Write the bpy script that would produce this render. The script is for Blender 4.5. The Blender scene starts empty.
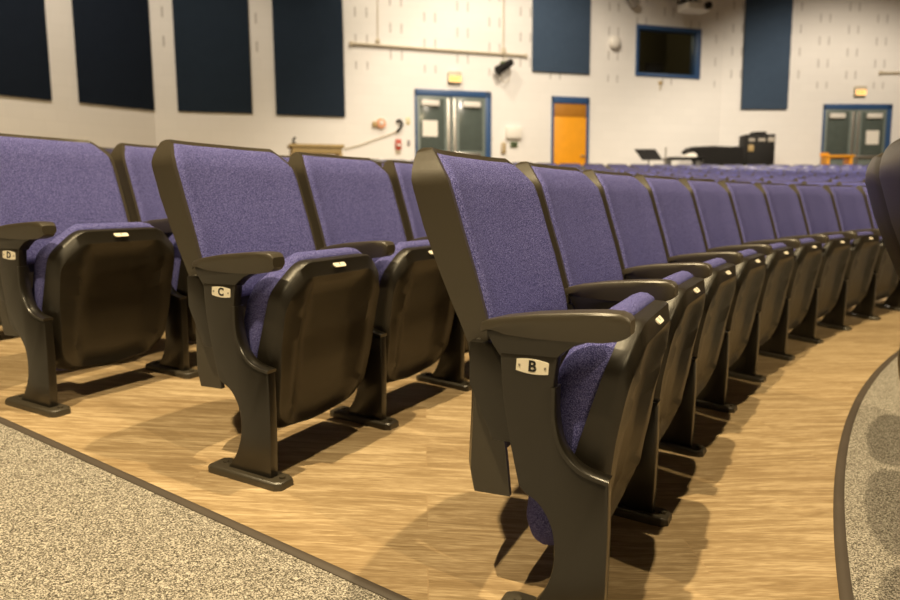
import bpy, bmesh, math, random
from mathutils import Vector, Matrix
R_ = math.radians
SC = bpy.context.scene
COL = SC.collection
random.seed(4)

# ------------------------------------------------------------------ camera, world, light, exposure
FPX, PITCH, ROLL, CAMZ = 730.99, .1316, -.0073, .7845
cam = bpy.data.cameras.new('camera'); camo = bpy.data.objects.new('camera', cam); COL.objects.link(camo)
cp, sp = math.cos(PITCH), math.sin(PITCH)
_r = Vector((1, 0, 0)); _d = Vector((0, cp, -sp)); _u = Vector((0, sp, cp))
_cr = _r * math.cos(ROLL) + _u * math.sin(ROLL)
_cu = _u * math.cos(ROLL) - _r * math.sin(ROLL)
M = Matrix((_cr, _cu, -_d)).transposed().to_4x4(); M.translation = (0, 0, CAMZ)
camo.matrix_world = M
cam.sensor_width = 36; cam.lens = FPX / 900 * 36; cam.clip_start = .02
cam.dof.use_dof = True; cam.dof.focus_distance = 1.55; cam.dof.aperture_fstop = 3.4
SC.camera = camo

w = bpy.data.worlds.new('world'); SC.world = w; w.use_nodes = True
w.node_tree.nodes['Background'].inputs[0].default_value = (1, .82, .6, 1)
w.node_tree.nodes['Background'].inputs[1].default_value = .0
SC.view_settings.view_transform = 'Standard'; SC.view_settings.look = 'None'
SC.view_settings.gamma = 1; SC.view_settings.use_curve_mapping = False
SC.view_settings.exposure = .1

CX, CY, R0, SLOPE = 9.566, -2.70, 10.09, .0775      # the rows are arcs round this point, on a floor that rises outwards
CEIL = 7.2
def floor_z(x, y=None):
    r = x if y is None else math.hypot(x - CX, y - CY)
    return SLOPE * (max(r, R0) - R0)

def lamp(name, kind, loc, power, size, color=(1, .72, .42), aim=None, spot=None, blend=.6):
    l = bpy.data.lights.new(name, kind); l.energy = power; l.color = color
    if kind == 'AREA': l.shape = 'DISK'; l.size = size
    else: l.shadow_soft_size = size
    if spot: l.spot_size = R_(spot); l.spot_blend = blend
    o = bpy.data.objects.new(name, l); COL.objects.link(o); o.location = loc
    if aim: o.rotation_euler = (Vector(aim) - Vector(loc)).to_track_quat('-Z', 'Y').to_euler()
    return o
WARM = (1, .785, .45)
# house lights under the ceiling
for i, (x, y, p) in enumerate([(-1.5, -.3, 2500), (.9, 2.3, 1400), (5.0, -3.2, 1500), (3.4, 7.6, 1900),
                     (-4.4, 9.2, 800), (2.0, 12.4, 950), (9.5, 13.0, 1600)]):
    lamp('house_light', 'SPOT', (x, y, CEIL - .25), p, .06, WARM if y < 7 else (1, .86, .68), (x * .6, y * .6 + .8, 0) if y < 7 else (x + .3, y + 3.5, 0), 150 if y < 7 else 108, .5)
lamp('wall_light', 'SPOT', (-.6, 13.9, CEIL - .3), 400, .12, (1, .86, .66), (-.3, 16.3, 4.3), 110, .9)

# ------------------------------------------------------------------ materials
def new_mat(name):
    m = bpy.data.materials.new(name); m.use_nodes = True
    nt = m.node_tree; return m, nt, nt.nodes['Principled BSDF']
def plain(name, col, rough=.5, metal=0, bump=0, bscale=200, vary=0, spec=.5, coat=0):
    m, nt, b = new_mat(name)
    b.inputs['Base Color'].default_value = (*col, 1); b.inputs['Roughness'].default_value = rough
    b.inputs['Metallic'].default_value = metal; b.inputs['Specular IOR Level'].default_value = spec
    if coat: b.inputs['Coat Weight'].default_value = coat; b.inputs['Coat Roughness'].default_value = .3
    tc = nt.nodes.new('ShaderNodeTexCoord')
    n = nt.nodes.new('ShaderNodeTexNoise'); n.inputs['Scale'].default_value = bscale; n.inputs['Detail'].default_value = 3
    nt.links.new(tc.outputs['Object'], n.inputs['Vector'])
    if bump:
        bp = nt.nodes.new('ShaderNodeBump'); bp.inputs['Strength'].default_value = bump; bp.inputs['Distance'].default_value = .001
        nt.links.new(n.outputs['Fac'], bp.inputs['Height']); nt.links.new(bp.outputs[0], b.inputs['Normal'])
    if vary:
        n2 = nt.nodes.new('ShaderNodeTexNoise'); n2.inputs['Scale'].default_value = 6; n2.inputs['Detail'].default_value = 4
        nt.links.new(tc.outputs['Object'], n2.inputs['Vector'])
        mx = nt.nodes.new('ShaderNodeMix'); mx.data_type = 'RGBA'
        mx.inputs[6].default_value = (*[c * (1 - vary) for c in col], 1); mx.inputs[7].default_value = (*[min(1, c * (1 + vary)) for c in col], 1)
        nt.links.new(n2.outputs['Fac'], mx.inputs[0]); nt.links.new(mx.outputs[2], b.inputs['Base Color'])
    return m
def fabric():
    m, nt, b = new_mat('purple_fabric')
    tc = nt.nodes.new('ShaderNodeTexCoord')
    n = nt.nodes.new('ShaderNodeTexNoise'); n.inputs['Scale'].default_value = 560; n.inputs['Detail'].default_value = 2
    nt.links.new(tc.outputs['Object'], n.inputs['Vector'])
    r = nt.nodes.new('ShaderNodeValToRGB'); e = r.color_ramp.elements
    e[0].position = .38; e[0].color = (.030, .029, .11, 1); e[1].position = .68; e[1].color = (.26, .26, .60, 1)
    k = e.new(.5); k.color = (.084, .085, .265, 1)
    nt.links.new(n.outputs['Fac'], r.inputs[0]); nt.links.new(r.outputs[0], b.inputs['Base Color'])
    b.inputs['Roughness'].default_value = .9; b.inputs['Sheen Weight'].default_value = .0; b.inputs['Sheen Roughness'].default_value = .5
    b.inputs['Specular IOR Level'].default_value = .03
    bp = nt.nodes.new('ShaderNodeBump'); bp.inputs['Strength'].default_value = .5; bp.inputs['Distance'].default_value = .001
    nt.links.new(n.outputs['Fac'], bp.inputs['Height']); nt.links.new(bp.outputs[0], b.inputs['Normal'])
    return m
def wood_floor():
    m, nt, b = new_mat('oak_plank_floor'); N = nt.nodes.new; L = nt.links.new
    tc = N('ShaderNodeTexCoord'); mp = N('ShaderNodeMapping'); mp.inputs['Rotation'].default_value = (0, 0, R_(-2)); L(tc.outputs['Object'], mp.inputs[0])
    br = N('ShaderNodeTexBrick'); br.inputs['Scale'].default_value = 1; br.inputs['Brick Width'].default_value = 1.2; br.inputs['Row Height'].default_value = .18
    br.inputs['Mortar Size'].default_value = .0012; br.inputs['Color1'].default_value = (0, 0, 0, 1); br.inputs['Color2'].default_value = (1, 1, 1, 1)
    br.inputs['Mortar'].default_value = (.4, .4, .4, 1); br.inputs['Mortar Smooth'].default_value = .4; L(mp.outputs[0], br.inputs[0])
    # grain: noise stretched along the planks, shifted plank by plank
    sh = N('ShaderNodeVectorMath'); sh.operation = 'MULTIPLY_ADD'; sh.inputs[1].default_value = (3, 7, 2)
    L(br.outputs['Color'], sh.inputs[0]); L(mp.outputs[0], sh.inputs[2])
    m2 = N('ShaderNodeMapping'); m2.inputs['Scale'].default_value = (3.2, 34, 1); L(sh.outputs[0], m2.inputs[0])
    n = N('ShaderNodeTexNoise'); n.inputs['Scale'].default_value = 1; n.inputs['Detail'].default_value = 8; n.inputs['Roughness'].default_value = .62; n.inputs['Distortion'].default_value = 1.2; L(m2.outputs[0], n.inputs[0])
    m3 = N('ShaderNodeMapping'); m3.inputs['Scale'].default_value = (28, 420, 1); L(sh.outputs[0], m3.inputs[0])
    f = N('ShaderNodeTexNoise'); f.inputs['Scale'].default_value = 1; f.inputs['Detail'].default_value = 4; L(m3.outputs[0], f.inputs[0])
    ad = N('ShaderNodeMath'); ad.operation = 'MULTIPLY_ADD'; ad.inputs[1].default_value = .6; L(f.outputs['Fac'], ad.inputs[0]); L(n.outputs['Fac'], ad.inputs[2])
    r = N('ShaderNodeValToRGB'); e = r.color_ramp.elements
    e[0].position = .52; e[0].color = (.25, .172, .088, 1); e[1].position = 1; e[1].color = (.60, .47, .30, 1); k = e.new(.76); k.color = (.355, .255, .142, 1)
    L(ad.outputs[0], r.inputs[0])
    mx = N('ShaderNodeMix'); mx.data_type = 'RGBA'; mx.blend_type = 'MULTIPLY'; mx.inputs[0].default_value = 1
    rr = N('ShaderNodeValToRGB'); rr.color_ramp.elements[0].color = (.84, .82, .8, 1); rr.color_ramp.elements[1].color = (1, 1, 1, 1); L(br.outputs['Color'], rr.inputs[0])
    L(r.outputs[0], mx.inputs[6]); L(rr.outputs[0], mx.inputs[7])
    m4 = N('ShaderNodeMix'); m4.data_type = 'RGBA'; m4.inputs[7].default_value = (.36, .25, .14, 1); L(br.outputs['Fac'], m4.inputs[0]); L(mx.outputs[2], m4.inputs[6])
    L(m4.outputs[2], b.inputs['Base Color'])
    b.inputs['Roughness'].default_value = .42; b.inputs['Specular IOR Level'].default_value = .35
    bp = N('ShaderNodeBump'); bp.inputs['Strength'].default_value = .15; bp.inputs['Distance'].default_value = .002; L(ad.outputs[0], bp.inputs['Height']); L(bp.outputs[0], b.inputs['Normal'])
    return m
def carpet():
    m, nt, b = new_mat('speckled_carpet'); N = nt.nodes.new; L = nt.links.new
    tc = N('ShaderNodeTexCoord')
    v = N('ShaderNodeTexVoronoi'); v.inputs['Scale'].default_value = 400; L(tc.outputs['Object'], v.inputs['Vector'])
    n = N('ShaderNodeTexNoise'); n.inputs['Scale'].default_value = 250; n.inputs['Detail'].default_value = 3; n.inputs['Roughness'].default_value = .7; L(tc.outputs['Object'], n.inputs['Vector'])
    sp_ = N('ShaderNodeSeparateColor'); L(v.outputs['Color'], sp_.inputs[0])
    a = N('ShaderNodeMath'); a.operation = 'MULTIPLY_ADD'; a.inputs[1].default_value = .45; L(sp_.outputs[0], a.inputs[0]); L(n.outputs['Fac'], a.inputs[2])
    r = N('ShaderNodeValToRGB'); e = r.color_ramp.elements
    e[0].position = .45; e[0].color = (.035, .03, .025, 1); e[1].position = .95; e[1].color = (.66, .62, .56, 1); k = e.new(.70); k.color = (.21, .19, .16, 1)
    L(a.outputs[0], r.inputs[0]); L(r.outputs[0], b.inputs['Base Color'])
    b.inputs['Roughness'].default_value = .95; b.inputs['Specular IOR Level'].default_value = .1
    bp = N('ShaderNodeBump'); bp.inputs['Strength'].default_value = .8; bp.inputs['Distance'].default_value = .004; L(a.outputs[0], bp.inputs['Height']); L(bp.outputs[0], b.inputs['Normal'])
    return m
def block_wall(name, slots, zmin, col=(.82, .80, .77)):
    """painted masonry; with slots: staggered pairs of narrow slots as in sound-absorbing blocks"""
    m, nt, b = new_mat(name); N = nt.nodes.new; L = nt.links.new
    tc = N('ShaderNodeTexCoord'); se = N('ShaderNodeSeparateXYZ'); L(tc.outputs['Object'], se.inputs[0])
    cb = N('ShaderNodeCombineXYZ'); L(se.outputs[0], cb.inputs[0]); L(se.outputs[2], cb.inputs[1])
    br = N('ShaderNodeTexBrick'); br.inputs['Scale'].default_value = 1; br.inputs['Brick Width'].default_value = .406; br.inputs['Row Height'].default_value = .203
    br.inputs['Mortar Size'].default_value = .005; br.inputs['Mortar Smooth'].default_value = .5; L(cb.outputs[0], br.inputs[0])
    br.inputs['Color1'].default_value = (*col, 1); br.inputs['Color2'].default_value = (*[c * .975 for c in col], 1); br.inputs['Mortar'].default_value = (*[c * .93 for c in col], 1)
    out = br.outputs['Color']
    def mt(op, a, bb=None, cc=None):
        q = N('ShaderNodeMath'); q.operation = op
        for i, x in enumerate((a, bb, cc)):
            if x is None: continue
            if isinstance(x, (int, float)): q.inputs[i].default_value = x
            else: L(x, q.inputs[i])
        return q.outputs[0]
    if slots:
        px, pz = .74, .54
        cx = mt('DIVIDE', se.outputs[0], px); ci = mt('FLOOR', cx); fx = mt('MULTIPLY', mt('FRACT', cx), px)
        par = mt('FLOORED_MODULO', ci, 2.0)
        fz = mt('MULTIPLY', mt('FRACT', mt('DIVIDE', mt('MULTIPLY_ADD', par, pz / 2, se.outputs[2]), pz)), pz)
        s1 = mt('LESS_THAN', mt('ABSOLUTE', mt('SUBTRACT', fx, .24)), .017)
        s2 = mt('LESS_THAN', mt('ABSOLUTE', mt('SUBTRACT', fx, .48)), .017)
        mk = mt('MULTIPLY', mt('MULTIPLY', mt('MAXIMUM', s1, s2), mt('LESS_THAN', fz, .2)), mt('GREATER_THAN', se.outputs[2], zmin))
        mk = mt('MULTIPLY', mk, .62)
        mx = N('ShaderNodeMix'); mx.data_type = 'RGBA'; mx.inputs[7].default_value = (.25, .22, .2, 1); L(mk, mx.inputs[0]); L(out, mx.inputs[6]); out = mx.outputs[2]
    L(out, b.inputs['Base Color']); b.inputs['Roughness'].default_value = .6
    bp = N('ShaderNodeBump'); bp.inputs['Strength'].default_value = .3; bp.inputs['Distance'].default_value = .004; bp.invert = True
    L(br.outputs['Fac'], bp.inputs['Height']); L(bp.outputs[0], b.inputs['Normal'])
    return m
def emis(name, col, st):
    m, nt, b = new_mat(name); b.inputs['Base Color'].default_value = (*col, 1)
    b.inputs['Emission Color'].default_value = (*col, 1); b.inputs['Emission Strength'].default_value = st; return m

PLASTIC = plain('black_moulded_plastic', (.047, .039, .0265), .36, bump=.25, bscale=900, vary=.12, spec=.8)
SHELL = plain('dark_shell_plastic', (.015, .0122, .008), .38, bump=.3, bscale=900, vary=.12, spec=.6)
METAL = plain('black_painted_metal', (.0115, .0095, .0065), .29, bump=.2, bscale=500, vary=.1, spec=.75)
FABRIC = fabric()
PLATE = plain('brushed_plate', (.85, .8, .68), .45, metal=.0, bump=.05)
INK = plain('black_lettering', (.01, .01, .01), .6)
SCREW = plain('steel_screw', (.35, .33, .3), .3, metal=.9)
WOODF, CARPET = wood_floor(), carpet()
TRIM = plain('dark_edge_trim', (.075, .06, .048), .55, bump=.2, vary=.2)
WALLP = block_wall('painted_block_wall', False, 0)
WALLS = block_wall('painted_slotted_block_wall', True, 3.55)
CEILM = plain('dark_ceiling', (.38, .36, .33), .9)
CURTAIN = plain('dark_stage_curtain', (.03, .025, .03), .95, bump=.5, bscale=8)
WALLD = plain('brown_side_wall', (.45, .40, .33), .8)
NAVY = plain('navy_acoustic_fabric', (.012, .018, .031), .9, bump=.6, bscale=60, vary=.12, spec=.1)
NAVYB = plain('dark_blue_acoustic_fabric', (.019, .030, .048), .9, bump=.6, bscale=60, vary=.12, spec=.1)
TEAL = plain('blue_acoustic_fabric', (.055, .085, .135), .9, bump=.6, bscale=60, vary=.12, spec=.1)
BLUEF = plain('blue_frame_paint', (.03, .08, .2), .4, vary=.1)
DOORG = plain('grey_green_door_paint', (.17, .205, .19), .45, vary=.15)
GLASSD = plain('dark_door_glass', (.085, .105, .095), .2, vary=.2)
STEEL = plain('satin_steel', (.5, .47, .42), .35, metal=.8)
WHITE = plain('white_paint', (.75, .72, .66), .5)
PAPER = plain('white_paper', (.8, .77, .7), .8)
ORANGE = plain('orange_stained_wood', (.80, .34, .01), .45, bump=.1, bscale=40, vary=.12)
ORANGED = plain('darker_stained_wood', (.42, .18, .02), .45, vary=.12)
BLACK = plain('black_paint', (.009, .008, .007), .6, vary=.3, spec=.25)
TAN = plain('tan_wood', (.42, .30, .13), .5, vary=.2)
BEIGE = plain('beige_paint', (.55, .48, .36), .5, vary=.05)
RED = plain('red_plastic', (.45, .06, .03), .4)
GREEN = plain('green_plastic', (.10, .14, .06), .5)
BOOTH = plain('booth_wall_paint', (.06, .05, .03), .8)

# ------------------------------------------------------------------ mesh helpers
def link(name, bm, mat, parent=None, smooth=40, loc=None):
    me = bpy.data.meshes.new(name)
    bmesh.ops.recalc_face_normals(bm, faces=bm.faces)
    bm.to_mesh(me); bm.free()
    if smooth:
        for p in me.polygons: p.use_smooth = True
        me.set_sharp_from_angle(angle=R_(smooth))
    me.materials.append(mat)
    o = bpy.data.objects.new(name, me); COL.objects.link(o); o.parent = parent
    if loc: o.location = loc
    return o
def tag(o, label=None, cat=None, group=None, kind=None):
    if label: o['label'] = label
    if cat: o['category'] = cat
    if group: o['group'] = group
    if kind: o['kind'] = kind
    return o
def empty(name, loc=(0, 0, 0), rz=0):
    o = bpy.data.objects.new(name, None); COL.objects.link(o); o.location = loc; o.rotation_euler = (0, 0, rz)
    o.empty_display_size = .1; return o
def bevel(bm, wd, seg=2, ang=30):
    es = [e for e in bm.edges if len(e.link_faces) == 2 and e.calc_face_angle(0) > R_(ang)]
    if es and wd: bmesh.ops.bevel(bm, geom=es, offset=wd, segments=seg, profile=.5, affect='EDGES', clamp_overlap=True)
def box(bm, a, b, wd=0, seg=2):
    t = bmesh.new(); bmesh.ops.create_cube(t, size=1)
    for v in t.verts: v.co = Vector([(a[i] + b[i]) / 2 + v.co[i] * abs(b[i] - a[i]) for i in range(3)])
    if wd: bevel(t, wd, seg)
    merge(bm, t); return bm
def merge(bm, t):
    me = bpy.data.meshes.new('tmp'); t.to_mesh(me); t.free(); bm.from_mesh(me); bpy.data.meshes.remove(me)
def B(*a, **k): return box(bmesh.new(), *a, **k)
def prism(pts, v0, v1, wd=.003, seg=2):
    """side profile of (u forward, z) points, extruded across from v0 to v1; local x = v, y = -u"""
    bm = bmesh.new()
    A = [bm.verts.new((v0, -u, z)) for u, z in pts]; C = [bm.verts.new((v1, -u, z)) for u, z in pts]
    bm.faces.new(A); bm.faces.new(C[::-1]); n = len(pts)
    for i in range(n): bm.faces.new((A[i], C[i], C[(i + 1) % n], A[(i + 1) % n]))
    bmesh.ops.recalc_face_normals(bm, faces=bm.faces); bevel(bm, wd, seg); return bm
def smooth_curve(pts, n=6):
    out = []
    for i in range(len(pts) - 1):
        p0 = pts[max(i - 1, 0)]; p1 = pts[i]; p2 = pts[i + 1]; p3 = pts[min(i + 2, len(pts) - 1)]
        for k in range(n):
            t = k / n
            out.append(tuple(.5 * (2 * p1[j] + (p2[j] - p0[j]) * t + (2 * p0[j] - 5 * p1[j] + 4 * p2[j] - p3[j]) * t * t + (-p0[j] + 3 * p1[j] - 3 * p2[j] + p3[j]) * t ** 3) for j in range(len(p1))))
    out.append(tuple(pts[-1])); return out
def loft(bm, rings, cap0=True, cap1=True, closed=True):
    V = [[bm.verts.new(p) for p in r] for r in rings]; n = len(V[0])
    for a, b in zip(V, V[1:]):
        for i in range(n if closed else n - 1): bm.faces.new((a[i], a[(i + 1) % n], b[(i + 1) % n], b[i]))
    if cap0: bm.faces.new(V[0][::-1])
    if cap1: bm.faces.new(V[-1])
    return V
def tube(bm, pts, r, seg=8):
    rings = []; pts = [Vector(p) for p in pts]
    for i, p in enumerate(pts):
        d = (pts[min(i + 1, len(pts) - 1)] - pts[max(i - 1, 0)]).normalized()
        a = d.orthogonal().normalized()
        if i and rings: 
            a = (prev - d * prev.dot(d)).normalized()
        prev = a; b = d.cross(a)
        rings.append([p + (a * math.cos(t) + b * math.sin(t)) * r for t in [2 * math.pi * k / seg for k in range(seg)]])
    loft(bm, rings); return bm
def cyl(bm, p0, p1, r0, r1=None, seg=16):
    r1 = r0 if r1 is None else r1; p0, p1 = Vector(p0), Vector(p1); d = (p1 - p0).normalized(); a = d.orthogonal().normalized(); b = d.cross(a)
    loft(bm, [[p + (a * math.cos(t) + b * math.sin(t)) * r for t in [2 * math.pi * k / seg for k in range(seg)]] for p, r in ((p0, r0), (p1, r1))]); return bm
def interp(tab, z):
    tab = sorted(tab)
    if z <= tab[0][0]: return tab[0][1]
    for (a, x), (b, y) in zip(tab, tab[1:]):
        if z <= b: return x + (y - x) * (z - a) / (b - a)
    return tab[-1][1]
def text_mesh(name, s, size, mat, parent, mtx, depth=.0006):
    cu = bpy.data.curves.new('t', 'FONT'); cu.body = s; cu.size = size; cu.align_x = 'CENTER'; cu.align_y = 'CENTER'; cu.extrude = depth; cu.offset = size * .03
    t = bpy.data.objects.new('t', cu); COL.objects.link(t); dg = bpy.context.evaluated_depsgraph_get()
    me = bpy.data.meshes.new_from_object(t.evaluated_get(dg)); bpy.data.objects.remove(t); bpy.data.curves.remove(cu)
    me.transform(mtx); me.materials.clear(); me.materials.append(mat); me.name = name
    o = bpy.data.objects.new(name, me); COL.objects.link(o); o.parent = parent; return o

# ------------------------------------------------------------------ room shell
AISLE0, AISLED = Vector((-.1, 1.317)), Vector((-.836, .548)).normalized()      # edge of the wooden seating floor along the side aisle
def aisle_angle(R):
    """angle of the aisle edge where it crosses radius R"""
    o = AISLE0 - Vector((CX, CY)); b = o.dot(AISLED); c = o.dot(o) - R * R
    p = o + AISLED * (-b + math.sqrt(b * b - c)); return math.atan2(p.y, p.x)
RF = 9.676
def sheet(name, mat, Rs, th0, th1, n, dz=0, kind='structure'):
    bm = bmesh.new(); rows = []
    for R in Rs:
        a, b = th0(R), th1(R)
        rows.append([(CX + R * math.cos(a + (b - a) * i / n), CY + R * math.sin(a + (b - a) * i / n), floor_z(R) + dz) for i in range(n + 1)])
    V = [[bm.verts.new(p) for p in r] for r in rows]
    for a, b in zip(V, V[1:]):
        for i in range(n): bm.faces.new((a[i], a[i + 1], b[i + 1], b[i]))
    o = link(name, bm, mat, None, 30); tag(o, kind=kind)
    for p in o.data.polygons:
        if p.normal.z < 0: o.data.flip_normals(); break
    return o
def lin(a, b, n): return [a + (b - a) * i / n for i in range(n + 1)]
sheet('floor', WOODF, [RF] + lin(R0, 26.5, 34), lambda R: R_(38), aisle_angle, 110)
sheet('floor', CARPET, [RF] + lin(R0, 26.5, 34), aisle_angle, lambda R: R_(215), 40)
sheet('floor', CARPET, lin(.6, RF, 20), lambda R: R_(-20), lambda R: R_(250), 140)
def strip(name, pts, wd, h=.007):
    """low rubber trim along a ground line"""
    bm = bmesh.new(); rings = []
    for i, p in enumerate(pts):
        p = Vector(p); d = (Vector(pts[min(i + 1, len(pts) - 1)]) - Vector(pts[max(i - 1, 0)])).normalized(); s = Vector((-d.y, d.x))
        rings.append([(*(q := p + s * k), floor_z(q.x, q.y) + zz) for k, zz in ((-wd / 2, -.01), (-wd / 2, .002), (-wd / 2 + .008, h), (wd / 2 - .006, h), (wd / 2, .002), (wd / 2, -.01))])
    loft(bm, rings); o = link(name, bm, TRIM, None, 50); tag(o, kind='structure')
strip('trim_1', [tuple(AISLE0 + AISLED * t) for t in lin(-1.1, 17, 60)], .026)
strip('trim_2', [(CX + RF * math.cos(R_(a)), CY + RF * math.sin(R_(a))) for a in lin(159.5, 60, 200)], .026)

WALLH = CEIL + 1.3
class Wall:
    def __init__(s, name, p, q, mat, hole=None):
        s.p = Vector(p); s.q = Vector(q); s.d = (s.q - s.p); s.len = s.d.length; s.d.normalize()
        s.rz = math.atan2(s.d.y, s.d.x); bm = bmesh.new(); t = .2; z0 = -.6
        if hole:
            a, b, c, d = hole
            for r in ((0, a, z0, WALLH), (b, s.len, z0, WALLH), (a, b, z0, c), (a, b, d, WALLH)): box(bm, (r[0], 0, r[2]), (r[1], t, r[3]))
        else: box(bm, (0, 0, z0), (s.len, t, WALLH))
        o = link(name, bm, mat, None, 0); tag(o, kind='structure'); o.location = (s.p.x, s.p.y, 0); o.rotation_euler.z = s.rz
    def at(s, px, py):
        """photo pixel -> (distance along the wall, height) on the wall's face"""
        X, Y = px - 450, py - 300; c, sn = math.cos(ROLL), math.sin(ROLL)
        X, Y = c * X + sn * Y, -sn * X + c * Y
        d = Vector((X / FPX, cp - Y / FPX * sp, -Y / FPX * cp - sp)); n = Vector((-s.d.y, s.d.x, 0))
        t = (Vector((s.p.x, s.p.y, CAMZ)) - Vector((0, 0, CAMZ))).dot(n) / d.dot(n)
        P = Vector((0, 0, CAMZ)) + d * t; v = Vector((P.x, P.y)) - s.p
        return v.dot(s.d), P.z
    def rect(s, x0, y0, x1, y1):
        a = s.at(x0, (y0 + y1) / 2)[0]; b = s.at(x1, (y0 + y1) / 2)[0]; m = (x0 + x1) / 2
        return a, b, s.at(m, y1)[1], s.at(m, y0)[1]
    def root(s, name, lx, z=0, off=0):
        P = s.p + s.d * lx + Vector((s.d.y, -s.d.x)) * off
        return empty(name, (P.x, P.y, z), s.rz)
    def floor(s, lx):
        P = s.p + s.d * lx; return floor_z(P.x, P.y)
K1 = Vector((-5.642, 14.37)); K2 = Vector((6.71, 18.5))
K0 = K1 + Vector((-.59, -.81)).normalized() * 12; K3 = K2 + Vector((12.4, 1)).normalized() * 13
class _P(Wall):
    def __init__(s, p, q): s.p = Vector(p); s.q = Vector(q); s.d = (s.q - s.p); s.len = s.d.length; s.d.normalize()
_h = _P(K1, K2).rect(637.5, 29, 698.5, 75.5)
WA = Wall('wall_left', K0, K1, WALLP)
WB = Wall('wall_back', K1, K2, WALLS, _h)
WC = Wall('wall_back_right', K2, K3, WALLS)
Wall('wall_side_left', (K0.x, -8), K0, WALLD)
Wall('wall_side_right', K3, (K3.x, -8), WALLD)
Wall('wall_front', (K3.x, -8), (K0.x, -8), CURTAIN)
o = link('ceiling', B((K0.x - .3, -8.3, CEIL), (K3.x + .3, K3.y + 2, CEIL + .15)), CEILM, None, 0); tag(o, kind='structure')

# ------------------------------------------------------------------ auditorium seat
PITCHW = .55; VC, HW, SVC = PITCHW / 2, .262, .265
UC = [(.893, -.388), (.870, -.372), (.83, -.347), (.78, -.331), (.736, -.318), (.65, -.291), (.553, -.264), (.496, -.256), (.42, -.250), (.36, -.236), (.295, -.228), (.225, -.222)]
UR = [(.893, -.400), (.886, -.409), (.868, -.410), (.83, -.402), (.735, -.374), (.65, -.340), (.598, -.318), (.525, -.284), (.45, -.274), (.4, -.274), (.27, -.284), (.225, -.278)]
def wing(t): return .034 * (max(0, abs(t) - .4) / .6) ** 1.6
def halfw(z):
    if z < .45: return interp([(.225, .248), (.3, .255), (.45, HW)], z)
    return interp([(.45, HW), (.815, HW), (.838, .258), (.880, .222), (.893, .210)], z)
def back_frame_bm():
    zs = [.225, .232, .27, .3, .36, .42, .47, .52, .56, .6, .65, .7, .74, .78, .80, .815, .83, .85, .870, .8835]
    bm = bmesh.new(); rings = []; T = .0135
    for z in zs:
        w_ = halfw(z); uc, ur = interp(UC, z), interp(UR, z)
        outer = [(-w_, uc + wing(w_ / HW))]; tt = lin(-1, 1, 12)
        def rear(t, w0): return ur - .030 * (1 - abs(t) ** 2.2) * min(1, (.9 - z) / .08 + .25)
        outer += [(t * w_ * (1 if abs(t) < .99 else 1), rear(t, w_) + (.012 if abs(t) > .99 else 0)) for t in tt]
        outer += [(w_, uc + wing(w_ / HW))]
        inner = [(w_ - T, uc + wing(w_ / HW) - .001)] + [(t * (w_ - T), min(rear(t, w_) + T + (.008 if abs(t) > .99 else 0), uc + .5)) for t in tt[::-1]] + [(-w_ + T, uc + wing(w_ / HW) - .001)]
        rings.append([(VC + v, -u, z) for v, u in outer + inner])
    loft(bm, rings)
    t = bmesh.new(); rings = []
    for z, k in ((.882, 1), (.888, 1), (.893, .985)):
        w_ = halfw(z) * k; uc, ur = interp(UC, z), interp(UR, z); tt = lin(-1, 1, 12)
        rings.append([(VC + x * w_, -(uc + wing(x * w_ / HW)), z) for x in tt] + [(VC + x * w_, -(ur - .028 * (1 - abs(x) ** 2.2) * .5 + (.01 if abs(x) > .99 else 0)), z) for x in tt[::-1]])
    loft(t, rings); merge(bm, t)
    return bm
def back_cushion_bm():
    bm = bmesh.new(); nz, nv = 26, 30; z0, z1 = .452, .8835; V = []
    for j in range(nz + 1):
        tz = j / nz; tz = .5 - .5 * math.cos(math.pi * tz) if True else tz
        z = z0 + (z1 - z0) * tz; w_ = halfw(min(z + .002, .893)) - (.010 if z > .8 else .008); row = []
        for i in range(nv + 1):
            x = -math.cos(math.pi * i / nv) * .35 + (2 * i / nv - 1) * .65
            v = x * w_; e = min((w_ - abs(v)), (z - z0), (z1 - z)) / .022
            e = min(1, max(0, e)); f = math.sqrt(1 - (1 - e) ** 2)
            # soft side bolsters either side of the padded centre
            pad = .008 * (1 - (abs(v) / HW) ** 4) - .002 * math.exp(-((abs(v) / HW - .74) / .12) ** 2)
            row.append(bm.verts.new((VC + v, -(interp(UC, z) + wing(v / HW) - .006 + (.020 + pad) * f), z)))
        V.append(row)
    for a, b in zip(V, V[1:]):
        for i in range(nv): bm.faces.new((a[i], a[i + 1], b[i + 1], b[i]))
    edge = V[0] + [r[-1] for r in V[1:]] + V[-1][-2::-1] + [r[0] for r in V[-2:0:-1]]
    bk = [bm.verts.new((p.co.x, p.co.y + .012, p.co.z)) for p in edge]
    n = len(edge)
    for i in range(n): bm.faces.new((edge[i], bk[i], bk[(i + 1) % n], edge[(i + 1) % n]))
    bm.faces.new(bk); return bm
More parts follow.
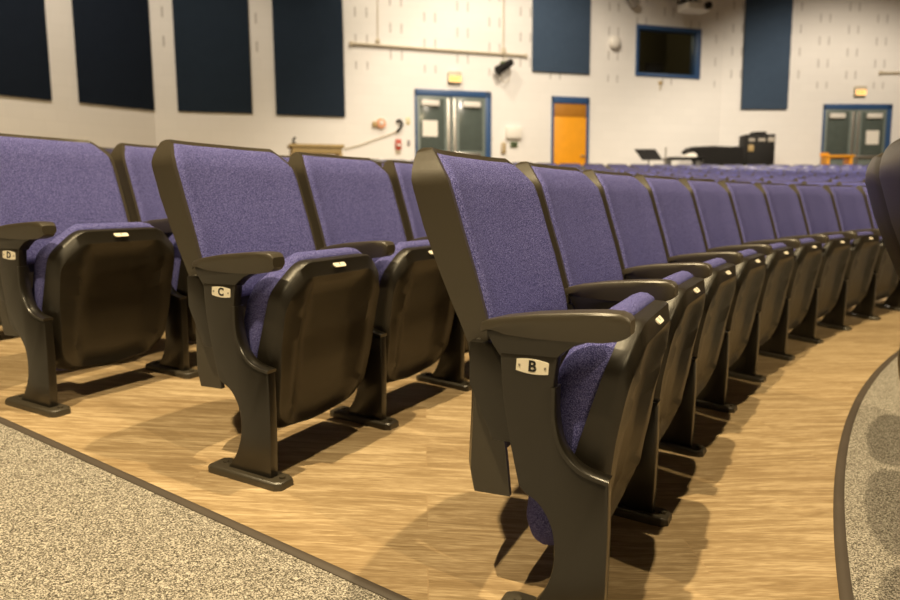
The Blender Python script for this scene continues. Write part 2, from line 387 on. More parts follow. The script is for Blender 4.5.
# seat folded up. outline of the shell in (v offset, z)
def seat_outline(k_in, zt, zb, cham_t, cham_b):
    """rounded octagon"""
    w_ = .243 - k_in; pts = []
    ct, cb = cham_t, cham_b
    base = [(-w_ + ct * 1.15, zt), (w_ - ct * 1.15, zt), (w_, zt - ct), (w_ - .006, (zt + zb) / 2), (w_ - .022, zb + cb), (w_ - .022 - cb, zb + .008), (0, zb - .006), (-w_ + .022 + cb, zb + .008), (-w_ + .022, zb + cb), (-w_ + .006, (zt + zb) / 2), (-w_, zt - ct)]
    n = len(base); out = []
    for i in range(n):
        p0, p1, p2 = Vector(base[i - 1]), Vector(base[i]), Vector(base[(i + 1) % n])
        r = min(.03, (p0 - p1).length * .42, (p2 - p1).length * .42)
        a = p1 + (p0 - p1).normalized() * r; b = p1 + (p2 - p1).normalized() * r
        for t in lin(0, 1, 5):
            q = a * (1 - t) ** 2 + p1 * 2 * t * (1 - t) + b * t * t; out.append((q.x, q.y))
        # straight run
        p3 = Vector(base[(i + 2) % n]); r2 = min(.03, (p1 - p2).length * .42, (p3 - p2).length * .42)
        c = p2 + (p1 - p2).normalized() * r2
        for t in (.25, .5, .75): q = b.lerp(c, t); out.append((q.x, q.y))
    return out
FACE = [(.58, .056), (.53, .044), (.48, .031), (.42, .017), (.35, .003), (.28, -.006), (.18, -.026), (.10, -.052)]
SEAM = [(.58, .012), (.51, -.004), (.42, -.034), (.32, -.066), (.18, -.094), (.10, -.112)]
REAR = [(.58, -.045), (.51, -.096), (.42, -.126), (.32, -.152), (.18, -.176), (.10, -.178)]
def seat_shell_bm():
    VC = SVC; bm = bmesh.new(); rings = []
    o_full = seat_outline(0, .570, .095, .072, .06)
    o_rim = seat_outline(.003, .564, .100, .072, .06)
    o_face = seat_outline(.013, .526, .112, .066, .055)
    def P(o, fn, du=0): return [(VC + v, -(fn(v, z) + du), z) for v, z in o]
    seam = lambda v, z: interp(SEAM, z)
    face = lambda v, z: interp(FACE, z)
    rings.append(P(o_full, seam, -.004)); rings.append(P(o_full, seam, .004))
    rings.append(P(seat_outline(.001, .568, .097, .072, .06), lambda v, z: seam(v, z) * .42 + face(v, z) * .58 - .002))
    rings.append(P(o_rim, lambda v, z: seam(v, z) * .25 + face(v, z) * .75 - .003))
    rings.append(P(seat_outline(.011, .530, .110, .067, .056), face, -.0015))
    rings.append(P(o_face, face, .001))
    # dished front face with two soft vertical ribs
    zc = .32
    for s in (.93, .84, .72, .58, .44, .30, .16, .05):
        rr = []
        for v, z in o_face:
            vv, zz = v * s, zc + (z - zc) * s
            a = abs(vv)
            d = -.020 * (1 / (1 + math.exp((a - .125 - .03 * math.cos((zz - .3) * 9)) / .010))) + .009 * math.exp(-((a - .165) / .02) ** 2)
            d *= min(1, (1 - s) / .16)
            rr.append((VC + vv, -(face(vv, zz) + d), zz))
        rings.append(rr)
    loft(bm, rings); return bm
def seat_cushion_bm():
    VC = SVC; bm = bmesh.new(); rings = []
    def P(k, zt, zb, ct, fn): return [(VC + v, -fn(z), z) for v, z in seat_outline(k, zt, zb, ct, .06)]
    seam = lambda z: interp(SEAM, z); rear = lambda z: interp(REAR, z)
    mixf = lambda t: (lambda z: seam(z) * (1 - t) + rear(z) * t)
    rings.append(P(.006, .568, .099, .070, mixf(-.02)))
    for k, zt, zb, ct, t in ((.003, .578, .094, .075, .08), (.001, .586, .090, .08, .3), (.003, .588, .088, .082, .55), (.010, .583, .092, .084, .8), (.022, .570, .104, .085, .95), (.042, .55, .124, .082, 1.03), (.08, .51, .165, .07, 1.08), (.15, .44, .24, .05, 1.1)):
        rings.append(P(k, zt, zb, ct, mixf(t)))
    loft(bm, rings); return bm
POST = smooth_curve([(-.196, .515), (-.190, .43), (-.176, .345), (-.160, .270)], 5) + smooth_curve([(-.150, .258), (-.118, .236), (-.095, .190), (-.093, .125), (-.112, .07), (-.150, .020)], 5) + \
       [(.0, .006), (.004, .10), (.006, .20), (.005, .296)] + smooth_curve([(.0, .302), (-.045, .316), (-.078, .35), (-.092, .40), (-.095, .46), (-.088, .515)], 5)
TH = .019
def post_bm():
    bm = prism(POST, -TH, .010, .0035, 2)
    # raised lip along the front scoop
    lip = smooth_curve([(.006, .300), (-.045, .315), (-.078, .35), (-.092, .40), (-.093, .46)], 5)
    t = bmesh.new(); rings = []
    for i, (u, z) in enumerate(lip):
        a = Vector(lip[max(i - 1, 0)]); b = Vector(lip[min(i + 1, len(lip) - 1)]); d = (b - a).normalized(); nn = Vector((d.y, -d.x))
        if nn.y < 0 and i < 10: nn = -nn
        nn = Vector((abs(nn.x), abs(nn.y)))
        q = Vector((u, z))
        rings.append([(x, -(q + nn * h).x, (q + nn * h).y) for x, h in ((-TH - .003, -.006), (-TH - .003, .001), (-TH, .003), (.010, .003), (.013, .001), (.013, -.006))])
    loft(t, rings); merge(bm, t)
    return bm
def foot_bm():
    bm = bmesh.new(); out = []
    c = [(-.200, -.030), (-.188, -.040), (.026, -.040), (.041, -.028), (.041, .020), (.026, .032), (-.188, .032), (-.200, .022)]
    rings = []
    for k, h in ((1, -.004), (1, .012), (.95, .018), (.86, .021)):
        rings.append([(v * k, -(u * (k if u > 0 else 1 - (1 - k) * .5)), h - u * SLOPE * 1.0) for u, v in c])
    loft(bm, rings); cyl(bm, (0, -.022, .012), (0, -.022, .024), .008, seg=10); cyl(bm, (0, .165, .030), (0, .165, .038), .008, seg=10)
    return bm
def arm_bm():
    st = [(-.236, .567, .5605, .014), (-.225, .573, .554, .020), (-.19, .582, .549, .024), (-.13, .591, .545, .0265), (-.06, .597, .5445, .028), (-.01, .600, .546, .029), (.018, .599, .551, .0275), (.030, .595, .556, .026), (.037, .587, .562, .0235)]
    bm = bmesh.new(); rings = []
    for u, zt, zb, hw in st:
        mid = zb + (zt - zb) * .52
        rings.append([(v, -u, z) for v, z in ((-hw * .72, zb), (-hw, zt - .017), (-hw * .97, zt - .005), (-hw * .86, zt - .001), (-hw * .3, zt), (hw * .3, zt), (hw * .86, zt - .001), (hw * .97, zt - .005), (hw, zt - .017), (hw * .72, zb))])
    loft(bm, rings); return bm
def arm_skirt_bm():
    return prism([(-.225, .556), (-.212, .530), (-.196, .508), (-.092, .510), (-.080, .522), (-.06, .536), (-.02, .550), (-.02, .556)], -.0175, .0175, .003)
def plate_bm(wd, h, t=.002):
    pts = []
    for i in range(9):
        x = -wd / 2 + wd * i / 8; pts.append((x, h / 2 - .12 * h * (2 * x / wd) ** 2))
    top = pts; bot = [(x, -y) for x, y in pts[::-1]]
    bm = bmesh.new(); loft(bm, [[(x, 0, y) for x, y in top + bot], [(x, -t, y) for x, y in top + bot]]); bevel(bm, .0006, 1, 50); return bm

ROOTS = []
def make_chair():
    root = empty('auditorium_chair')
    bf = link('backrest_shell', back_frame_bm(), PLASTIC, root, 42)
    link('back_cushion', back_cushion_bm(), FABRIC, bf, 60)
    bm = bmesh.new(); cyl(bm, (VC - HW + .002, .250, .528), (VC - HW - .005, .250, .528), .006, .005, 10); link('screw', bm, SCREW, bf)
    ss = link('seat_shell', seat_shell_bm(), SHELL, root, 38)
    sc = link('seat_cushion', seat_cushion_bm(), FABRIC, ss, 60)
    # number badge on the sloping upper lip
    bm = bmesh.new(); rings = []
    bd = [(-.027, -.007), (-.023, -.011), (.023, -.011), (.027, -.007), (.027, .007), (.023, .011), (-.023, .011), (-.027, .007)]
    for h in (0, .003): rings.append([(x, -h, y) for x, y in bd])
    loft(bm, rings); bg = link('number_badge', bm, PLATE, ss, 30); bg['label'] = 'pale metal seat number badge'
    bg.location = BADGE_LOC; bg.rotation_euler = (R_(-44), 0, 0)
    standard(root)
    return root
BADGE_LOC = (SVC - .012, -.0395, .5505)
def standard(root):
    po = link('standard', post_bm(), METAL, root, 40)
    link('foot', foot_bm(), PLASTIC, po, 30)
    bm = prism([(-.262, .53), (-.262, .45), (-.215, .345), (-.176, .345), (-.182, .515), (-.215, .53)], -.008, .014, .003); link('bracket', bm, METAL, po, 40)
    ar = link('armrest', arm_bm(), PLASTIC, root, 33); link('arm_support', arm_skirt_bm(), METAL, ar, 40)
    return po
proto = make_chair()
KIDS = {}
for o in COL.objects: KIDS.setdefault(o.parent, []).append(o)
def copy_tree(o, parent=None):
    c = o.copy(); COL.objects.link(c); c.parent = parent
    if parent is not None: c.matrix_parent_inverse = o.matrix_parent_inverse.copy()
    for ch in KIDS.get(o, []): copy_tree(ch, c)
    return c
CHAIRS = {}
def place(row, i, R, a0, label, group, da=None):
    global proto_used
    da = PITCHW / R if da is None else da
    a = a0 - da * i
    x, y = CX + R * math.cos(a), CY + R * math.sin(a)
    rz = a - math.pi / 2 - da / 2
    root = proto if not CHAIRS else copy_tree(proto)
    root.location = (x, y, floor_z(R)); root.rotation_euler = (0, 0, rz)
    tag(root, label, 'chair', group); CHAIRS[(row, i)] = root
    return root
def child(root, name):
    for o in COL.objects:
        if o.parent == root and o.name.split('.')[0] == name: return o
ROWP = .897
ORD = ['first', 'second', 'third', 'fourth', 'fifth', 'sixth', 'seventh', 'eighth', 'ninth', 'tenth', 'eleventh', 'twelfth', 'thirteenth', 'fourteenth']
START = {0: R_(157.03), 1: R_(155.77), 2: R_(155.45)}
def in_view(x, y, z0, m=120):
    d = y * cp; 
    if d < .4: return False
    return -m < 450 + FPX * x / d < 900 + m
LETTER = 'BCD'
for k in range(0, 11):
    R = R0 + ROWP * k
    a0 = START.get(k, aisle_angle(R) - R_(.8)); da = PITCHW / R
    n = int((a0 - R_(70)) / da)
    for i in range(n):
        if k == 0 and i > 11: break
        a = a0 - da * (i + .5); x, y = CX + (R + .3) * math.cos(a), CY + (R + .3) * math.sin(a)
        if not in_view(x, y, 0, 60 if k > 2 else 160): continue
        if k == 0:
            lab = ('purple folding auditorium chair nearest the camera, with letter B on its end standard' if i == 0 else
                   'purple folding auditorium chair in the nearest row, %s from the end plate B' % ORD[i])
        elif k == 1:
            lab = ('purple folding auditorium chair with letter C on its end standard' if i == 0 else 'purple folding auditorium chair in row C, %s from its lettered end' % ORD[min(i, 13)])
        elif k == 2:
            lab = ('purple folding auditorium chair at the left edge with letter D on its standard' if i == 0 else 'purple folding auditorium chair in row D, %s from its lettered end' % ORD[min(i, 13)])
        else: lab = None
        if lab is None or (k in (1, 2) and i > 3):
            lab = 'purple auditorium chair in the rows behind, only its back top showing'
            grp = 'auditorium chairs of the rear rows'
        else: grp = 'auditorium chairs in the front rows'
        place(k, i, R, a0, lab, grp)
# row in front, seen from behind at the right edge
RA = 9.235
for i in (0, 1, 2):
    c = place(-1, i, RA, R_(156.8), ['dark back of the auditorium chair cut by the right edge', 'dark back shell of the auditorium chair left of the one cut by the right edge', 'dark-backed auditorium chair almost hidden beyond the two at the right edge'][i], 'auditorium chairs in the front rows')
print('CHAIRS', len(CHAIRS))
# row letter plates on the end standards, seat numbers
for k in (0, 1, 2):
    root = CHAIRS.get((k, 0))
    if root is None: continue
    po = [o for o in COL.objects if o.parent == root and o.name.startswith('standard')][0]
    pl = link('row_plate', plate_bm(.060, .027), PLATE, po, 30); pl['label'] = 'pale metal row plate reading %s' % LETTER[k]
    rot = Matrix.Rotation(R_(-90), 4, 'Z')
    m = Matrix.Translation((-TH - .0002, .134, .495)) @ rot @ Matrix.Rotation(R_(4), 4, 'Y')
    bm = bmesh.new()
    pl.data.transform(m)
    t = text_mesh('letter', LETTER[k], .0275, INK, po, m @ Matrix.Translation((0, -.0021, 0)) @ Matrix.Rotation(R_(90), 4, 'X'))
    t['label'] = 'black letter %s' % LETTER[k]
    for s in (-1, 1):
        bm = bmesh.new(); cyl(bm, m @ Vector((s * .024, -.001, 0)), m @ Vector((s * .024, -.003, 0)), .0022, seg=8); link('plate_screw', bm, SCREW, po)
for (k, i) in [(0, 0), (0, 1), (0, 2), (1, 0), (1, 1), (2, 0)]:
    root = CHAIRS.get((k, i))
    if root is None: continue
    ss = [o for o in COL.objects if o.parent == root and o.name.startswith('seat_shell')][0]
    m = Matrix.Translation(BADGE_LOC) @ Matrix.Rotation(R_(-44), 4, 'X') @ Matrix.Translation((0, -.0031, 0)) @ Matrix.Rotation(R_(90), 4, 'X')
    text_mesh('number', str(i + 1), .017, INK, ss, m, .0003)

# ------------------------------------------------------------------ things on the walls
def acoustic(W, x0, y0, x1, y1, ztop, mat, label, th=.055):
    a, b, z0, _ = W.rect(x0, y1 - 1, x1, y1)
    z0 = W.at((x0 + x1) / 2, y1)[1]
    r = W.root('acoustic_panel', (a + b) / 2, z0); tag(r, label, 'acoustic panel', 'fabric acoustic panels on the walls')
    w_ = b - a
    link('fabric_face', B((-w_ / 2, -th, 0), (w_ / 2, -.012, ztop - z0), .008), mat, r)
    link('backing', B((-w_ / 2 + .02, -.0125, .02), (w_ / 2 - .02, 0, ztop - z0 - .02)), BEIGE, r)
acoustic(WA, -26, 50, 50.5, 96.5, 6.2, NAVY, 'navy wall panel at the left edge of the photo')
acoustic(WA, 78.5, 50, 153, 106.5, 6.2, NAVY, 'navy wall panel just left of the wall corner')
acoustic(WB, 178, 50, 252.3, 112.5, 6.2, NAVYB, 'navy wall panel just right of the wall corner')
acoustic(WB, 276, 50, 344.8, 116, 6.2, NAVYB, 'navy wall panel left of the long conduit')
acoustic(WB, 531.5, 30, 588.8, 73, 6.2, TEAL, 'blue wall panel hanging above the orange door')
acoustic(WC, 740.5, 30, 786.5, 109.5, 6.2, TEAL, 'tall blue wall panel between booth window and right door')

def double_door(W, x0, y0, x1, name, paper, glow=False):
    a, b, _, zt = W.rect(x0, y0, x1, y0 + 20); zt = W.at((x0 + x1) / 2, y0)[1]; w_ = b - a; zf = W.floor((a + b) / 2)
    r = W.root(name, (a + b) / 2, zf); tag(r, kind='structure'); h = zt - zf
    bm = bmesh.new(); ft = .09
    box(bm, (-w_ / 2, -.05, 0), (-w_ / 2 + .04, 0, h), .004); box(bm, (w_ / 2 - ft * 1.5, -.05, 0), (w_ / 2, 0, h), .004); box(bm, (-w_ / 2, -.05, h - .13), (w_ / 2, 0, h), .004)
    link('door_frame', bm, BLUEF, r)
    x_l, x_r = -w_ / 2 + .04, w_ / 2 - ft * 1.5; mid = (x_l + x_r) / 2; top = h - .13
    for s, (p, q) in enumerate(((x_l, mid - .004), (mid + .004, x_r))):
        lf = link('door_leaf', B((p + .004, -.035, .01), (q - .004, -.003, top - .004), .003), DOORG, r)
        xs = mid - .07 if s == 0 else mid + .07
        bm = bmesh.new(); box(bm, (xs - .035, -.062, .1), (xs + .035, -.035, top - .06), .006); link('vertical_latch_cover', bm, STEEL, lf)
        bm = bmesh.new(); box(bm, (p + .04, -.085, .95), (q - .12, -.06, 1.02), .01); box(bm, (p + .05, -.062, .965), (p + .09, -.035, 1.005)); link('push_bar', bm, STEEL, lf)
        c = (p + q) / 2 + (-.10 if s == 0 else .06)
        link('door_closer', B((c - .20, -.10, top - .22), (c + .20, -.035, top - .10), .01), WHITE, lf)
        link('window_lite', B((p + .16 if s else p + .07, -.038, top - 1.15), (q - .07 if s else q - .16, -.034, top - .06), .002), GLASSD, lf)
        if s == paper:
            link('paper_notice', B((c - .17, -.042, top - .86), (c + .17, -.0385, top - .52)), PAPER, lf)
    return r
double_door(WB, 414.5, 90.5, 490.5, 'door_1', 0)
double_door(WC, 822.8, 104.2, 891, 'door_2', 1)
a, b, _, zt = WB.rect(551.3, 97, 588.6, 117); zt = WB.at(570, 97)[1]; zf = WB.floor((a + b) / 2); h = zt - zf; w_ = b - a
r = WB.root('door_3', (a + b) / 2, zf); tag(r, kind='structure')
bm = bmesh.new(); box(bm, (-w_ / 2, -.05, 0), (-w_ / 2 + .05, 0, h), .004); box(bm, (w_ / 2 - .07, -.05, 0), (w_ / 2, 0, h), .004); box(bm, (-w_ / 2, -.05, h - .15), (w_ / 2, 0, h), .004); link('door_frame', bm, BLUEF, r)
link('door_leaf', B((-w_ / 2 + .053, -.035, .01), (w_ / 2 - .073, -.003, h - .45), .003), ORANGE, r)
link('transom_panel', B((-w_ / 2 + .053, -.03, h - .445), (w_ / 2 - .073, -.003, h - .152), .003), ORANGED, r)
bm = bmesh.new(); cyl(bm, (w_ / 2 - .14, -.035, 1.0), (w_ / 2 - .14, -.08, 1.0), .02); box(bm, (w_ / 2 - .24, -.09, .99), (w_ / 2 - .12, -.075, 1.01), .004); link('door_handle', bm, STEEL, r)

# control booth window: real opening with a small dark booth behind
a, b, z0, z1 = _h; w_ = b - a; hh = z1 - z0
r = WB.root('window_1', (a + b) / 2, z0); tag(r, kind='structure')
bm = bmesh.new(); f = .085
for q in (((-w_ / 2 - .05, -.03, -.05), (w_ / 2 + .05, .2, .03)), ((-w_ / 2 - .05, -.03, hh - .05), (w_ / 2 + .05, .2, hh + .05)), ((-w_ / 2 - .05, -.03, .03), (-w_ / 2 + .02, .2, hh - .05)), ((w_ / 2 - f, -.03, .03), (w_ / 2 + .05, .2, hh - .05))): box(bm, *q, .004)
link('window_frame', bm, BLUEF, r)
m, nt, bb = new_mat('booth_glass'); bb.inputs['Base Color'].default_value = (.75, .78, .72, 1); bb.inputs['Roughness'].default_value = .03; bb.inputs['Transmission Weight'].default_value = 1; bb.inputs['IOR'].default_value = 1.2
link('glass_pane', B((-w_ / 2 + .02, .09, .03), (w_ / 2 - f, .096, hh - .05)), m, r, 0)
bm = bmesh.new()
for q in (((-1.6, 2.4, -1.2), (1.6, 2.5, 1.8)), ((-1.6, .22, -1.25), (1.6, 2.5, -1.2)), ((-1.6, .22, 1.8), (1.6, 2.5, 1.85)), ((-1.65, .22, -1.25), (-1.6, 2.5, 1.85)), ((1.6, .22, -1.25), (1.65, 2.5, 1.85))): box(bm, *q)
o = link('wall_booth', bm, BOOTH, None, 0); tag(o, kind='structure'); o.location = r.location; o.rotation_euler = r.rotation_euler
P = WB.p + WB.d * ((a + b) / 2) + Vector((-WB.d.y, WB.d.x)) * .9
lamp('booth_light', 'POINT', (P.x - .9, P.y + .6, z0 + 1.4), 30, .08, (1, .82, .45))
t = WB.root('booth_monitor', (a + b) / 2 + .1, z0 - 1.2, -.75); tag(t, 'black monitor on its stand behind the booth window', 'monitor')
link('stand', B((-.05, -.02, .0), (.05, .04, 1.25), .01), BLACK, t); link('foot', B((-.25, -.2, 0), (.25, .2, .03), .01), BLACK, t)
link('screen', B((-.28, -.05, 1.22), (.25, -.02, 1.62), .01), BLACK, t)

def wthing(W, px, py, name, label, cat, off=0):
    lx, z = W.at(px, py); r = W.root(name, lx, z, off); tag(r, label, cat); return r
def exit_sign(W, px, py, label):
    r = wthing(W, px, py, 'exit_sign', label, 'exit sign')
    link('housing', B((-.15, -.09, -.10), (.15, 0, .125), .01), BEIGE, r)
    link('lit_face', B((-.135, -.094, -.085), (.135, -.089, .04), .002), EXITM, r)
    text_mesh('lettering', 'EXIT', .11, REDL, r, Matrix.Translation((0, -.0945, -.022)) @ Matrix.Rotation(R_(90), 4, 'X'))
    link('lamp_head', B((-.12, -.085, .125), (.12, -.02, .15), .008), WHITE, r)
EXITM = emis('exit_sign_glow', (1, .62, .22), 1.1); REDL = emis('exit_lettering_glow', (1, .16, .02), 1.4)
exit_sign(WB, 454, 78.5, 'lit exit sign above the left double doors'); exit_sign(WC, 859, 92, 'lit exit sign above the right double doors')

def conduit(W, pts, label, rad=.022):
    o = None; bm = bmesh.new(); q = [W.at(*p) for p in pts]
    bx = q[0][0]; bz = q[0][1]
    tube(bm, [(x - bx, -rad - .002, z - bz) for x, z in q], rad, 8)
    for x, z in (q[0], q[-1]): box(bm, (x - bx - .04, -.06, z - bz - .04), (x - bx + .04, 0, z - bz + .04), .006)
    o = link('conduit', bm, BEIGE, None, 50); P = W.root('x', bx, bz); o.location = P.location; o.rotation_euler = P.rotation_euler; bpy.data.objects.remove(P)
    tag(o, label, 'conduit')
conduit(WB, [(351, 43.7), (440, 50.2), (525, 56)], 'long beige horizontal conduit crossing the back wall', .03)
conduit(WB, [(377.3, -40), (377.4, 41)], 'thin vertical conduit dropping to the left of the long conduit', .012)
conduit(WB, [(503.5, -40), (503, 50)], 'thin vertical conduit dropping above the small hanging spotlight', .016)
conduit(WC, [(880, 73), (930, 73)], 'short beige horizontal conduit at the right edge', .03)
bm = bmesh.new(); q = [WB.at(*p) for p in ((398, 130), (391, 134), (375, 139.5), (360, 145), (344, 149))]
bx, bz = q[0]; tube(bm, smooth_curve([(x - bx, -.02, z - bz) for x, z in q], 4), .012, 6)
o = link('wall_cable', bm, BEIGE); P = WB.root('x', bx, bz); o.location = P.location; o.rotation_euler = P.rotation_euler; bpy.data.objects.remove(P)
tag(o, 'pale cable running down from the black wall hook', 'cable')
# hanging spotlight
r = wthing(WB, 502, 68.5, 'spotlight', 'small black spotlight hanging under the long conduit', 'spotlight')
bm = bmesh.new(); tube(bm, [(.02, -.05, .33), (.03, -.16, .14)], .012); box(bm, (-.02, -.09, .30), (.07, 0, .37), .01); link('bracket', bm, BEIGE, r)
bm = bmesh.new(); cyl(bm, (-.2, -.22, -.09), (.16, -.16, .12), .10, .075, 14); link('lamp_body', bm, BLACK, r)
bm = bmesh.new(); box(bm, (-.10, -.25, .03), (-.04, -.12, .12), .01); box(bm, (.1, -.22, .1), (.17, -.1, .16), .01); link('yoke', bm, GREEN, r)
bm = bmesh.new(); tube(bm, smooth_curve([(-.1, -.16, -.1), (-.06, -.14, -.28), (.08, -.1, -.30), (.17, -.06, -.1), (.12, -.05, .1)], 5), .008, 6); link('cord', bm, BEIGE, r)
# round beige speaker
r = wthing(WB, 613, 43, 'wall_bell', 'round cream bell mounted left of the booth window', 'bell')
bm = bmesh.new(); cyl(bm, (0, 0, 0), (0, -.05, 0), .10, .10, 20); link('base', bm, BEIGE, r)
bm = bmesh.new(); bmesh.ops.create_uvsphere(bm, u_segments=18, v_segments=10, radius=.15)
for v in bm.verts: v.co.y = -.09 + v.co.y * .55
link('gong', bm, WHITE, r, 60)
# projector
r = wthing(WB, 680, 13.5, 'projector', 'white projector with dark lens hanging above the booth window', 'projector', .55)
link('projector_body', B((-.34, -.22, -.10), (.30, .20, .07), .03, 3), WHITE, r)
bm = bmesh.new(); cyl(bm, (.18, -.21, .0), (.18, -.30, .0), .085, .08); link('lens', bm, BLACK, r)
bm = bmesh.new(); box(bm, (-.42, -.1, .09), (.1, .15, .13), .01); tube(bm, [(-.1, 0, .1), (-.1, .05, .5)], .03); tube(bm, [(-.38, 0, .12), (-.1, .05, .35)], .02); tube(bm, [(.2, .1, .08), (-.1, .05, .4)], .02); tube(bm, [(-.1, .05, .45), (-.1, .549, .45)], .03); box(bm, (-.2, .53, .33), (0, .55, .57)); link('mount', bm, METAL, r)
r = wthing(WB, 629, 4, 'loudspeaker', 'small grey angled loudspeaker at the top, left of the projector', 'loudspeaker', .0)
bm = bmesh.new(); loft(bm, [[(-.3, -.1, .25), (-.12, -.12, .33), (-.12, -.3, .3), (-.3, -.28, .22)], [(0, -.1, -.10), (.14, -.12, 0), (.14, -.25, -.02), (.02, -.23, -.12)]]); bevel(bm, .01); link('cabinet', bm, plain('grey_cabinet', (.3, .28, .25), .5), r)
bm = bmesh.new(); tube(bm, [(-.1, 0, .15), (-.1, -.15, .15)], .02); link('bracket', bm, METAL, r)
r = wthing(WB, 660, 83, 'wall_sensor', 'tiny sensor on the wall just under the booth window', 'sensor')
bm = bmesh.new(); cyl(bm, (0, 0, 0), (0, -.05, 0), .05, .035); link('body', bm, TAN, r); link('stem', B((-.012, -.03, -.16), (.012, 0, -.04)), BEIGE, r)
# fire alarm devices by the left double doors
r = wthing(WB, 381, 123.5, 'fire_alarm', 'round orange-red fire alarm left of the double doors', 'fire alarm')
bm = bmesh.new(); cyl(bm, (0, 0, 0), (0, -.07, 0), .11, .095, 20); link('body', bm, plain('orange_red_plastic', (.75, .36, .2), .4), r)
bm = bmesh.new(); cyl(bm, (.0, -.07, .01), (.0, -.09, .01), .05, .04, 16); link('horn', bm, WHITE, r)
r = wthing(WB, 374.5, 124.5, 'wall_box', 'small dark beige box touching the fire alarm', 'box'); link('body', B((-.05, -.06, -.05), (.045, 0, .06), .01), TAN, r)
r = wthing(WB, 399, 124, 'wall_hook', 'black hook with hanging cable between alarm and doors', 'hook')
bm = bmesh.new(); tube(bm, smooth_curve([(-.05, -.01, .05), (.0, -.06, .07), (.05, -.06, .0), (.02, -.05, -.08), (-.06, -.04, -.17)], 5), .028); link('hook_arm', bm, BLACK, r)
r = wthing(WB, 398, 145, 'pull_station', 'red fire pull station below the black hook', 'fire alarm'); link('body', B((-.06, -.06, -.1), (.06, 0, .12), .01), RED, r); link('handle', B((-.035, -.075, -.03), (.035, -.06, .02), .004), WHITE, r)
link('lower_plate', B((-.05, -.03, -.18), (.05, 0, -.1), .004), BEIGE, r)
r = wthing(WB, 408, 121, 'light_switch', 'cream wall switch close to the left door frame', 'switch'); link('plate', B((-.045, -.012, -.07), (.045, 0, .07), .004), plain('cream_plastic', (.7, .6, .3), .5), r); link('rocker', B((-.015, -.02, -.03), (.015, -.012, .03), .002), WHITE, r)
r = wthing(WB, 408.5, 143, 'key_switch', 'small grey switch beside the red pull station', 'switch'); link('plate', B((-.03, -.02, -.06), (.03, 0, .06), .004), plain('grey_plastic', (.25, .24, .25), .5), r)
# devices right of the doors
r = wthing(WB, 513, 133, 'control_cabinet', 'white wall cabinet right of the left double doors', 'cabinet'); link('body', B((-.19, -.08, -.13), (.19, 0, .13), .01), WHITE, r); link('cover', B((-.17, -.088, -.11), (.17, -.08, .11), .004), PAPER, r)
r = wthing(WB, 513.5, 144.5, 'thermostat', 'small green box under the white wall cabinet', 'thermostat'); link('body', B((-.085, -.04, -.06), (.085, 0, .06), .008), GREEN, r); link('window', B((-.04, -.044, -.02), (.04, -.04, .025)), BLACK, r)
r = wthing(WB, 503, 148, 'wall_telephone', 'tan wall telephone left of the green box', 'telephone'); link('body', B((-.05, -.05, -.12), (.05, 0, .12), .01), TAN, r); link('handset', B((-.065, -.085, -.1), (-.02, -.05, .11), .012), BEIGE, r)
r = wthing(WB, 492, 138, 'wall_socket', 'small white plate beside the right jamb of the left doors', 'socket'); link('plate', B((-.03, -.01, -.05), (.03, 0, .05), .003), WHITE, r)

# ------------------------------------------------------------------ things on the floor behind the last row
def at_depth(px, py, Y):
    X, Yp = px - 450, py - 300; c, sn = math.cos(ROLL), math.sin(ROLL); X, Yp = c * X + sn * Yp, -sn * X + c * Yp
    d = Vector((X / FPX, cp - Yp / FPX * sp, -Yp / FPX * cp - sp)); return Vector((0, 0, CAMZ)) + d * (Y / d.y)
def floor_thing(name, px, Y, label, cat, rz=0):
    p = at_depth(px, 160, Y); r = empty(name, (p.x, p.y, floor_z(p.x, p.y)), rz); tag(r, label, cat); return r
r = floor_thing('side_table', 316, 13.4, 'tan wooden table by the wall behind the rows', 'table', .32)
zt = at_depth(316, 145, 13.4).z - r.location.z
bm = bmesh.new(); box(bm, (-.48, -.25, zt - .06), (.48, .25, zt), .01); link('table_top', bm, TAN, r)
link('apron', B((-.44, -.22, zt - .16), (.44, .22, zt - .06), .005), TAN, r)
for sx in (-1, 1):
    for sy in (-1, 1): link('leg', B((sx * .42 - .03, sy * .2 - .03, 0), (sx * .42 + .03, sy * .2 + .03, zt - .16), .005), TAN, r)
p = at_depth(293.5, 142, 13.2); r2 = empty('desk_microphone', (p.x, 13.25, r.location.z + zt)); tag(r2, 'small dark object standing on the left end of the tan table', 'microphone')
bm = bmesh.new(); box(bm, (-.04, -.04, 0), (.04, .04, .03), .005); link('base', bm, BLACK, r2)
bm = bmesh.new(); tube(bm, [(0, 0, .02), (-.02, 0, .08), (.03, -.02, .12)], .02); link('head', bm, BLACK, r2)

YE = 17.0
# laptop / music stand
r = floor_thing('music_stand', 650, YE, 'black tilted music stand left of the covered keyboard', 'music stand')
ztop = at_depth(648, 149, YE).z - r.location.z; zb = at_depth(648, 160.5, YE).z - r.location.z
bm = bmesh.new(); loft(bm, [[(-.36, .02, ztop), (.12, .02, ztop), (.12, .05, ztop), (-.36, .05, ztop)], [(-.2, -.12, zb), (.26, -.12, zb), (.26, -.09, zb), (-.2, -.09, zb)]]); link('desk', bm, BLACK, r)
bm = bmesh.new(); tube(bm, [(-.03, -.0, zb + .05), (-.03, .02, .25)], .015); link('pole', bm, METAL, r)
for k in range(3):
    bm = bmesh.new(); t = k * 2.09; tube(bm, [(-.03, .02, .27), (-.03 + .3 * math.cos(t), .02 + .3 * math.sin(t), .01)], .012); link('leg', bm, METAL, r)
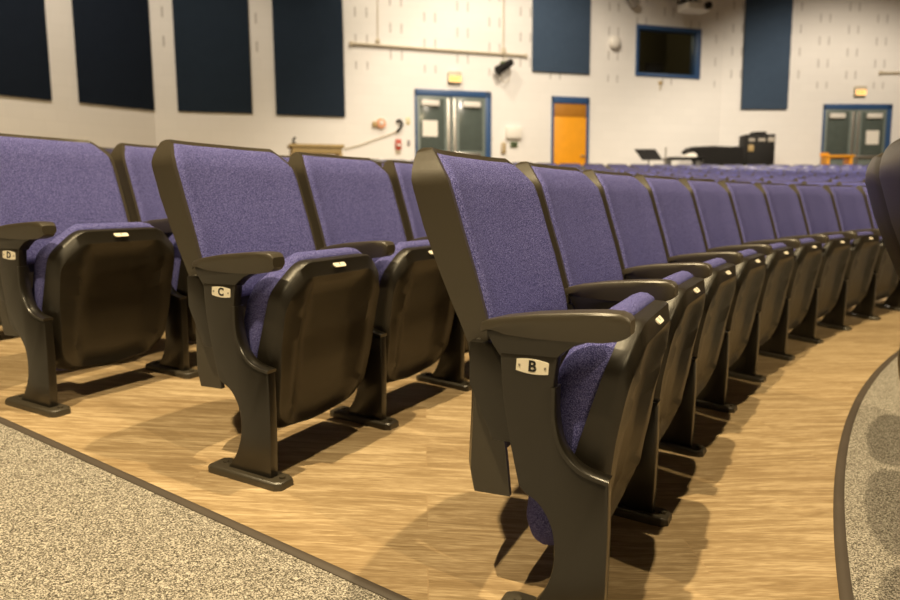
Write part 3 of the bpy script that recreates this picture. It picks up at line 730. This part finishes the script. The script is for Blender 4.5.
# keyboard under a cloth, microphone stand
r = floor_thing('microphone_stand', 665.5, YE + .1, 'thin upright microphone stand left of the covered keyboard', 'microphone stand')
zz = at_depth(666, 147, YE).z - r.location.z
bm = bmesh.new(); tube(bm, [(0, 0, .02), (0, 0, zz)], .018); link('pole', bm, STEEL, r); bm = bmesh.new(); cyl(bm, (0, 0, 0), (0, 0, .03), .14); link('base', bm, METAL, r)
r = YE = 17.45
r = floor_thing('covered_keyboard', 713, YE, 'long black covered keyboard between music stand and tall rack', 'keyboard', .05)
zt = at_depth(713, 146.5, YE).z - r.location.z
bm = bmesh.new(); prof = [(-.45, zt - .26), (-.45, zt - .05), (-.40, zt), (.55, zt - .01), (.60, zt - .1), (.60, zt - .28)]
rings = []
for y, dz in ((-.3, -.05), (-.22, 0), (.22, 0), (.3, -.03)):
    rings.append([(x + .0, y, z + dz) for x, z in [(-.40, zt - .46), (-.38, zt - .30), (-.66, zt - .09), (-.58, zt - .02), (-.1, zt + .0), (.3, zt - .02), (.58, zt - .01), (.60, zt - .48), (.2, zt - .44), (-.1, zt - .50)]])
loft(bm, rings); link('cloth_cover', bm, BLACK, r, 40)
for sx in (-.45, .5): link('leg', B((sx * .7 - .03, -.2, 0), (sx * .7 + .03, .2, zt - .42), .005), METAL, r)
r = floor_thing('side_desk', 684, YE - .3, 'low dark desk top with pale clutter beside the covered keyboard', 'desk')
zt = at_depth(684, 157.5, YE - .3).z - r.location.z
link('desk_top', B((-.42, -.25, zt - .05), (.42, .25, zt), .01), BLACK, r)
for sx in (-1, 1): link('leg', B((sx * .38 - .025, -.22, 0), (sx * .38 + .025, .22, zt - .05), .005), METAL, r)
q = empty('paper_heap', (r.location.x + .12, r.location.y, r.location.z + zt)); tag(q, 'pale heap lying on the low dark desk top', 'papers')
bm = bmesh.new(); loft(bm, [[(-.2, -.12, 0), (.15, -.12, 0), (.15, .12, 0), (-.2, .12, 0)], [(-.12, -.1, .05), (.13, -.1, .07), (.13, .1, .07), (-.12, .1, .05)], [(0, -.05, .1), (.08, -.05, .11), (.08, .05, .11), (0, .05, .1)]]); bevel(bm, .01); link('stack', bm, PAPER, q)
YE = 17.8
r = floor_thing('equipment_rack', 757, YE, 'tall black equipment rack beside the covered keyboard', 'rack')
zt = at_depth(757, 135, YE).z - r.location.z
link('rack_body', B((-.36, -.25, 0), (.31, .25, zt), .015), BLACK, r)
GREYP = plain('light_grey_plastic', (.42, .38, .32), .5)
for (x0, x1, z0, z1) in ((-.32, -.18, .10, .17), (-.1, .07, .10, .17), (.13, .28, .08, .18), (-.33, -.2, .25, .40)):
    link('front_panel', B((x0, -.27, zt - z1), (x1, -.25, zt - z0), .004), GREYP if z0 < .2 else TAN, r)
q = empty('cable_coil', (r.location.x, r.location.y, r.location.z + zt)); tag(q, 'black coil of cable lying on top of the tall rack', 'cable')
bm = bmesh.new(); tube(bm, [(.19 * math.cos(t * .5) * (1 + .1 * math.sin(t)), .14 * math.sin(t * .5), .012 + .002 * t) for t in range(30)], .012, 6); link('coil', bm, BLACK, q)
r = floor_thing('orange_reflection', 836.5, 17.6, 'added orange block standing in for a reflection at the right double doors', 'reflection')  # added block on legs, shaped and coloured as the door kickplate's orange reflection
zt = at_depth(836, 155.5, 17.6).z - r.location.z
link('reflection_slab', B((-.30, -.18, zt - .05), (.34, .18, zt), .01), ORANGE, r)
link('reflection_upstand', B((-.32, .15, zt), (-.1, .18, zt + .07), .01), ORANGE, r)
for sx in (-1, 1): link('leg', B((sx * .27 - .03, -.16, 0), (sx * .27 + .03, .16, zt - .05), .005), ORANGE, r)  # legs of the added reflection block
